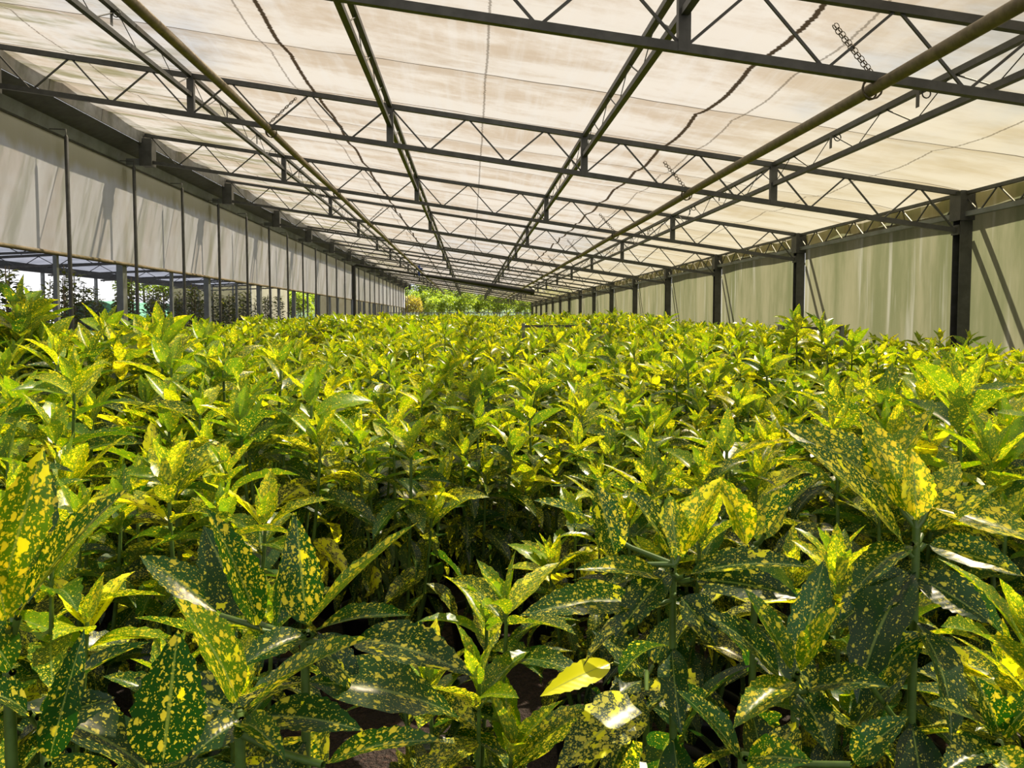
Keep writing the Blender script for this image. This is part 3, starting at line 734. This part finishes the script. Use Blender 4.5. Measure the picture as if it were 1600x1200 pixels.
# the foremost laurels, leaf by leaf: (base px, py, depth) (tip px, py, depth) width px, fold, bend, roll, youth, blotch
HEROES = [
 ('big gold-blotched laurel cut by the picture edge on the blinds side, its broad leaves upright', [(12, 1010, .64), (70, 1130, .66)], [
  (5, 915, .62, 68, 698, .62, 80, 20, .3, .2, .7, .75), (28, 965, .62, 202, 764, .58, 100, 16, .35, -.2, .45, .7), (22, 965, .65, 84, 742, .70, 60, 22, .3, .3, .5, .5),
  (12, 980, .62, -60, 760, .6, 90, 20, .3, 0, .8, .9), (75, 1195, .60, 132, 982, .60, 52, 24, .5, .5, .25, .45), (60, 1120, .62, 236, 1003, .60, 60, 24, .5, -.3, .3, .5),
  (45, 1115, .62, -45, 1075, .58, 60, 20, .5, .2, .2, .5), (20, 1050, .62, -60, 960, .6, 70, 20, .5, .2, .5, .5), (60, 1130, .64, 180, 1090, .66, 60, 20, .5, .2, .1, .4)]),
 ('laurel with long narrow sunlit leaf reaching across, beside the bark gap', [(476, 990, .78), (374, 1108, .66), (250, 1210, .60)], [
  (408, 985, .76, 322, 792, .72, 62, 22, .25, .25, .45, .6), (388, 968, .80, 318, 822, .82, 80, 18, .3, .1, .15, .35), (345, 962, .82, 218, 868, .84, 60, 20, .4, -.1, .35, .55),
  (481, 985, .80, 463, 806, .81, 66, 20, .2, -.3, .3, .75), (430, 985, .80, 458, 800, .86, 50, 30, .3, .5, .3, .5), (474, 988, .77, 652, 817, .72, 48, 30, .18, -.5, .75, .6),
  (490, 988, .78, 642, 962, .72, 52, 24, .45, -.2, .35, .5), (548, 1000, .77, 737, 1056, .70, 84, 20, .55, -.15, .2, .55), (482, 992, .76, 368, 1045, .70, 50, 26, .4, .2, .25, .35),
  (374, 1104, .66, 270, 932, .64, 92, 18, .45, .3, .7, .62), (390, 1112, .66, 582, 997, .60, 74, 24, .4, -.25, .55, .65), (253, 1205, .60, 278, 984, .59, 108, 12, .25, .1, .2, .5),
  (405, 1120, .66, 568, 1142, .62, 70, 20, .5, -.2, .2, .55), (505, 1195, .60, 694, 1158, .56, 62, 20, .5, -.2, .45, .6), (372, 1130, .64, 446, 1190, .58, 46, 30, .9, 0, .45, .7),
  (378, 1125, .64, 300, 1180, .60, 60, 20, .6, 0, .2, .4), (476, 1000, .78, 560, 1075, .80, 70, 20, .5, 0, .15, .6), (372, 1115, .68, 210, 1060, .70, 70, 20, .5, 0, .15, .5)]),
 ('short laurel with three pointed upright leaves low beside the bark gap on the sheet side', [(1243, 1055, .80), (1160, 1180, .72)], [
  (1246, 1045, .81, 1288, 874, .84, 64, 18, .3, .2, .35, .45), (1240, 1052, .80, 1162, 919, .80, 50, 22, .25, .3, .55, .5), (1246, 1052, .79, 1321, 940, .76, 48, 24, .25, -.3, .75, .7),
  (1240, 1062, .79, 1145, 1139, .72, 54, 22, .5, .2, .65, .6), (1222, 1062, .80, 1101, 958, .80, 70, 18, .5, .2, .15, .35), (1262, 1078, .79, 1390, 1074, .72, 68, 20, .6, -.2, .2, .45),
  (1160, 1190, .72, 1056, 1078, .72, 62, 18, .4, .2, .25, .4), (1250, 1080, .8, 1300, 1180, .72, 60, 20, .6, 0, .2, .4), (1235, 1075, .82, 1180, 1000, .9, 60, 20, .5, 0, .1, .4),
  (1165, 1185, .70, 1270, 1190, .64, 60, 20, .5, 0, .5, .5), (1330, 1195, .66, 1420, 1120, .64, 58, 20, .5, 0, .25, .5)]),
 ('leafy laurel with gold-blotched crown and a lone leaf pointing to the bark gap', [(1052, 882, .98), (1180, 850, 1.02)], [
  (1000, 940, .97, 811, 963, .90, 62, 20, .6, -.1, .3, .65), (1040, 905, .97, 898, 890, .90, 42, 24, .5, -.1, .5, .6), (925, 822, 1.05, 834, 782, 1.0, 36, 24, .4, .1, .4, .6),
  (962, 872, .99, 930, 754, 1.0, 60, 18, .3, .2, .3, .8), (1050, 870, .98, 972, 765, .98, 76, 18, .5, .3, .25, .6), (1062, 868, .98, 1130, 745, .98, 60, 26, .4, -.2, .85, .95),
  (1170, 855, 1.0, 1118, 742, 1.0, 56, 24, .35, .2, .85, .9), (1070, 900, .96, 1266, 886, .88, 56, 24, .55, -.2, .25, .6), (1195, 835, 1.0, 1292, 738, .96, 50, 28, .4, -.3, .4, .7),
  (1080, 905, .96, 1250, 935, .90, 60, 20, .6, 0, .1, .4), (1050, 890, .96, 960, 1000, .92, 60, 20, .5, 0, .15, .4), (1060, 880, .98, 1045, 770, 1.0, 50, 20, .3, 0, .7, .8),
  (1180, 850, 1.02, 1230, 760, 1.05, 56, 20, .4, 0, .7, .8), (1060, 930, .96, 1120, 1010, .94, 66, 20, .5, 0, .1, .5)]),
 ('tall bright laurel with a yellow upright leaf and wide leaves, towards the khaki sheets', [(1432, 825, .86), (1425, 1150, .88)], [
  (1418, 862, .86, 1243, 688, .84, 84, 16, .4, .3, .45, .85), (1432, 815, .86, 1424, 700, .87, 56, 22, .2, .1, .95, 1.1), (1452, 792, .86, 1640, 856, .80, 88, 20, .4, -.1, .6, 1.0),
  (1395, 770, .88, 1222, 666, .92, 84, 18, .5, .2, .55, .8), (1392, 748, .90, 1462, 636, .92, 54, 26, .3, -.3, .75, .7), (1430, 812, .86, 1342, 640, .92, 60, 22, .35, .2, .7, .8),
  (1440, 830, .86, 1560, 760, .84, 64, 22, .4, -.2, .6, .7), (1445, 850, .86, 1600, 900, .80, 60, 22, .5, -.2, .3, .6), (1425, 850, .84, 1330, 930, .80, 60, 22, .5, .2, .3, .5),
  (1430, 900, .86, 1550, 975, .80, 66, 20, .6, -.1, .15, .35), (1360, 1070, .84, 1450, 990, .82, 72, 18, .9, -.1, .35, .6), (1425, 890, .86, 1300, 985, .86, 66, 20, .5, 0, .1, .4),
  (1440, 835, .88, 1500, 720, .92, 60, 22, .3, -.2, .7, .8)]),
 ('low laurel with rounded bright leaves at the lower corner on the sheet side', [(1562, 1160, .72)], [
  (1562, 1150, .72, 1522, 1056, .72, 56, 24, .5, .2, .4, .6), (1560, 1155, .72, 1450, 1100, .70, 60, 20, .5, .2, .2, .5), (1565, 1155, .72, 1640, 1080, .70, 60, 20, .5, -.2, .5, .6),
  (1560, 1165, .70, 1590, 1230, .64, 60, 20, .5, 0, .6, .7), (1555, 1165, .70, 1470, 1210, .66, 60, 20, .5, 0, .2, .5)]),
 ('sparse laurel with one almost wholly cream-yellow leaf above the bark', [(1010, 1050, 1.12)], [
  (958, 1035, 1.12, 844, 1088, 1.05, 40, 14, .35, -.2, .2, 3.0), (1010, 1090, .98, 868, 1205, .86, 84, 10, .4, -.1, .15, 1.1), (1015, 1055, 1.12, 925, 985, 1.12, 56, 20, .4, 0, .15, .5),
  (1020, 1060, 1.12, 1100, 1110, 1.05, 80, 14, .5, 0, .1, 1.3), (1020, 1040, 1.14, 1060, 960, 1.16, 50, 20, .3, 0, .2, .5), (1015, 1060, 1.12, 950, 1100, 1.04, 50, 20, .5, 0, .1, .5)]),
]
HERO = [tuple(P(*h[1][0])[:2]) for h in HEROES]      # hand placed plants keep their neighbours away
for lab, ros, lv in HEROES:
    r = np.random.default_rng(len(lab)); R = [P(*q) for q in ros]; root = np.mean(R, 0); root[2] = 0
    e_ = empty('spotted_laurel', tuple(root), lab, 'plant', 'spotted laurels in rows')
    fo = MB(); A = np.array(lv, float)
    b = np.array([P(*a[:3]) for a in A]); t_ = np.array([P(*a[3:6]) for a in A]); ch = t_ - b; L = np.linalg.norm(ch, axis=1) * (1 + A[:, 8] ** 2 / 24)
    d = nrm(ch); cam_ = nrm(np.array((0, 0, EYE)) - b); n0 = cam_ * .8 + np.array((0, 0, .75)) + .15 * r.normal(size=b.shape); n0 = nrm(n0 - (n0 * d).sum(1, keepdims=True) * d)
    sd = np.cross(d, n0); ro = A[:, 9:10]; n1_ = n0 * np.cos(ro) + sd * np.sin(ro)
    be = A[:, 8:9] / 2; D0 = d * np.cos(be) + n1_ * np.sin(be); N0 = n1_ * np.cos(be) - d * np.sin(be)
    W = A[:, 6] * A[:, 2] / 1200 / np.cos(np.radians(A[:, 7])) * 1.05
    off = root
    leaf_batch(fo, b - off, D0, N0, L, W, A[:, 8], np.radians(A[:, 7]), r.normal(0, .12, len(A)), A[:, 10], A[:, 11], r, 20, 8, wave=.05, tooth=.12)
    st = MB()
    for q in R:      # stem of each rosette, with older leaves beneath it
        q = q - off; top = q + np.array((0, 0, .0)); g_ = np.array((q[0] * .25, q[1] * .25, .17))
        pl = [g_ + (top - g_) * f_ + np.array((q[0], q[1], 0)) * .25 * math.sin(math.pi * f_) for f_ in np.linspace(0, 1, 9)]
        st.tube(pl, np.linspace(.0068, .0045, 9), 8, cap=False)
        for k in range(4, 11):
            c0 = np.array(pl[-1]) - np.array((0, 0, .05 + (k - 4) * .06)); f_ = np.interp(c0[2], [p_[2] for p_ in pl], range(9)); i0 = int(min(7, f_)); c0 = np.array(pl[i0]) + (np.array(pl[i0 + 1]) - pl[i0]) * (f_ - i0)
            for h_ in (0, 1):
                az = k * 1.571 + h_ * 3.1416 + r.normal(0, .3); e2 = math.radians(5 - 5 * k + r.normal(0, 8)) ; l = .15 + .02 * r.normal()
                dd_ = np.array([[math.cos(az) * math.cos(e2), math.sin(az) * math.cos(e2), math.sin(e2)]]); one = np.ones(1)
                leaf_batch(fo, c0[None], dd_, np.array([[r.normal() * .3, r.normal() * .3, 1.]]), one * l, one * l * .38, one * .8, one * .35, one * r.normal() * .3, one * max(0, .15 + .1 * r.normal()), one * r.random(), r, 14, 6, tooth=.14)
    for a_, tip in zip(b, t_):   # petioles back to the nearest stem point
        q = min(R, key=lambda z: np.linalg.norm(z - a_)); 
        if np.linalg.norm(q - a_) > .008:
            q2 = np.array((q[0], q[1], min(q[2], a_[2] - .004))) - off; st.tube([q2, (q2 + a_ - off) / 2 + np.array((0, 0, -.004)), a_ - off], [.004, .0032, .003], 6, cap=False)
    fo.obj('foliage', M['leaf'], e_, uv=True); st.obj('stem', M['stem'], e_)
    pp = bpy.data.objects.new('pot', POT); C.objects.link(pp); pp.parent = e_
    so_ = bpy.data.objects.new('potting_soil', SOIL); C.objects.link(so_); so_.parent = pp
cells = []
row = 0; y = .55
while y < 63.0:
    x = -4.45 + (.17 if row % 2 else 0)
    while x < 4.5:
        jx, jy = rng.normal(0, .03), rng.normal(0, .03)
        cells.append((row, x + jx, y + jy)); x += .34
    y += .345; row += 1
def vis(x, y):
    d = y * math.cos(.0541) + x * math.sin(.0541); 
    if d < .3: return False
    px = (x * math.cos(.0541) - y * math.sin(.0541)) / d
    return abs(px) < .72 + .22 / d
shown = [c for c in cells if vis(c[1], c[2])]
def blocked(x, y):
    if y < .80: return True
    if any((x - a) ** 2 + (y - b) ** 2 < .22 ** 2 for a, b in HERO): return True
    if -.48 < x < .2 and 1.3 < y < 2.25: return True        # gap where the bark shows
    return False
shown = [c for c in shown if not blocked(c[1], c[2])]
cut = sorted(shown, key=lambda c: c[2])[:300]
rowsn = sorted({c[0] for c in cut})
n_in = {r: 0 for r in rowsn}
look = ['gold-speckled', 'yellow-spotted', 'dark green gold-flecked']
for c in sorted(cut, key=lambda c: (c[0], c[1])):
    r_, x, y = c; n_in[r_] += 1
    h = BASEH; tip = toph(x, y) + rng.normal(0, .045); sc = (EYE + tip) / h
    lab = f'{look[(r_ + n_in[r_]) % 3]} laurel bush in {ordw(rowsn.index(r_) + 3)} bed row, {ordw(n_in[r_])} along from the blinds side'
    e_ = empty('spotted_laurel', (x, y, 0), lab, 'plant', 'spotted laurels in rows', rng.random() * 6.28, sc=sc)
    lodn = y < 2.6
    fm, sm = (near[rng.integers(len(near))] if lodn else midm[rng.integers(len(midm))])
    lst = [('foliage', fm), ('stem', sm)] + ([('pot', POT)] if y < 4 else [])
    for nm, me in lst:
        a = bpy.data.objects.new(nm, me); C.objects.link(a); a.parent = e_
        if nm == 'pot':
            b = bpy.data.objects.new('potting_soil', SOIL); C.objects.link(b); b.parent = a
# the far mass of laurels, too many to count
cutset = set(cut); mb = MB()
tmpl = []
for s in range(6):
    r = np.random.default_rng(300 + s); stems, pr = plant_parts(r, BASEH, 4, pairs=7); tmpl.append(pr)
tm3 = []
for s in range(6):
    for (nv, nu) in ((4, 2), (3, 2)):
        q = MB(); r = np.random.default_rng(s); leaf_batch(q, *tmpl[s], r, nv, nu); tm3.append(q)
for c in cells:
    if c in cutset or c[2] < 6.0: continue
    _, x, y = c
    if y > 8 and not abs(x) < 5: continue
    q = tm3[rng.integers(6) * 2 + (1 if y > 18 else 0)]
    sc = (EYE + toph(x, y) + rng.normal(0, .05)) / BASEH; an = rng.random() * 6.28
    R = np.array([[math.cos(an), -math.sin(an), 0], [math.sin(an), math.cos(an), 0], [0, 0, 1]])
    mb.add(q.v[0] @ R.T * sc + np.array((x, y, 0)), q.f[0], 0, q.uv[0])
o_ = mb.obj('laurel_mass', M['leaf'], uv=True)
tag(o_, 'far mass of speckled yellow-green laurels filling the bed to the open end', 'plants', kind='stuff')
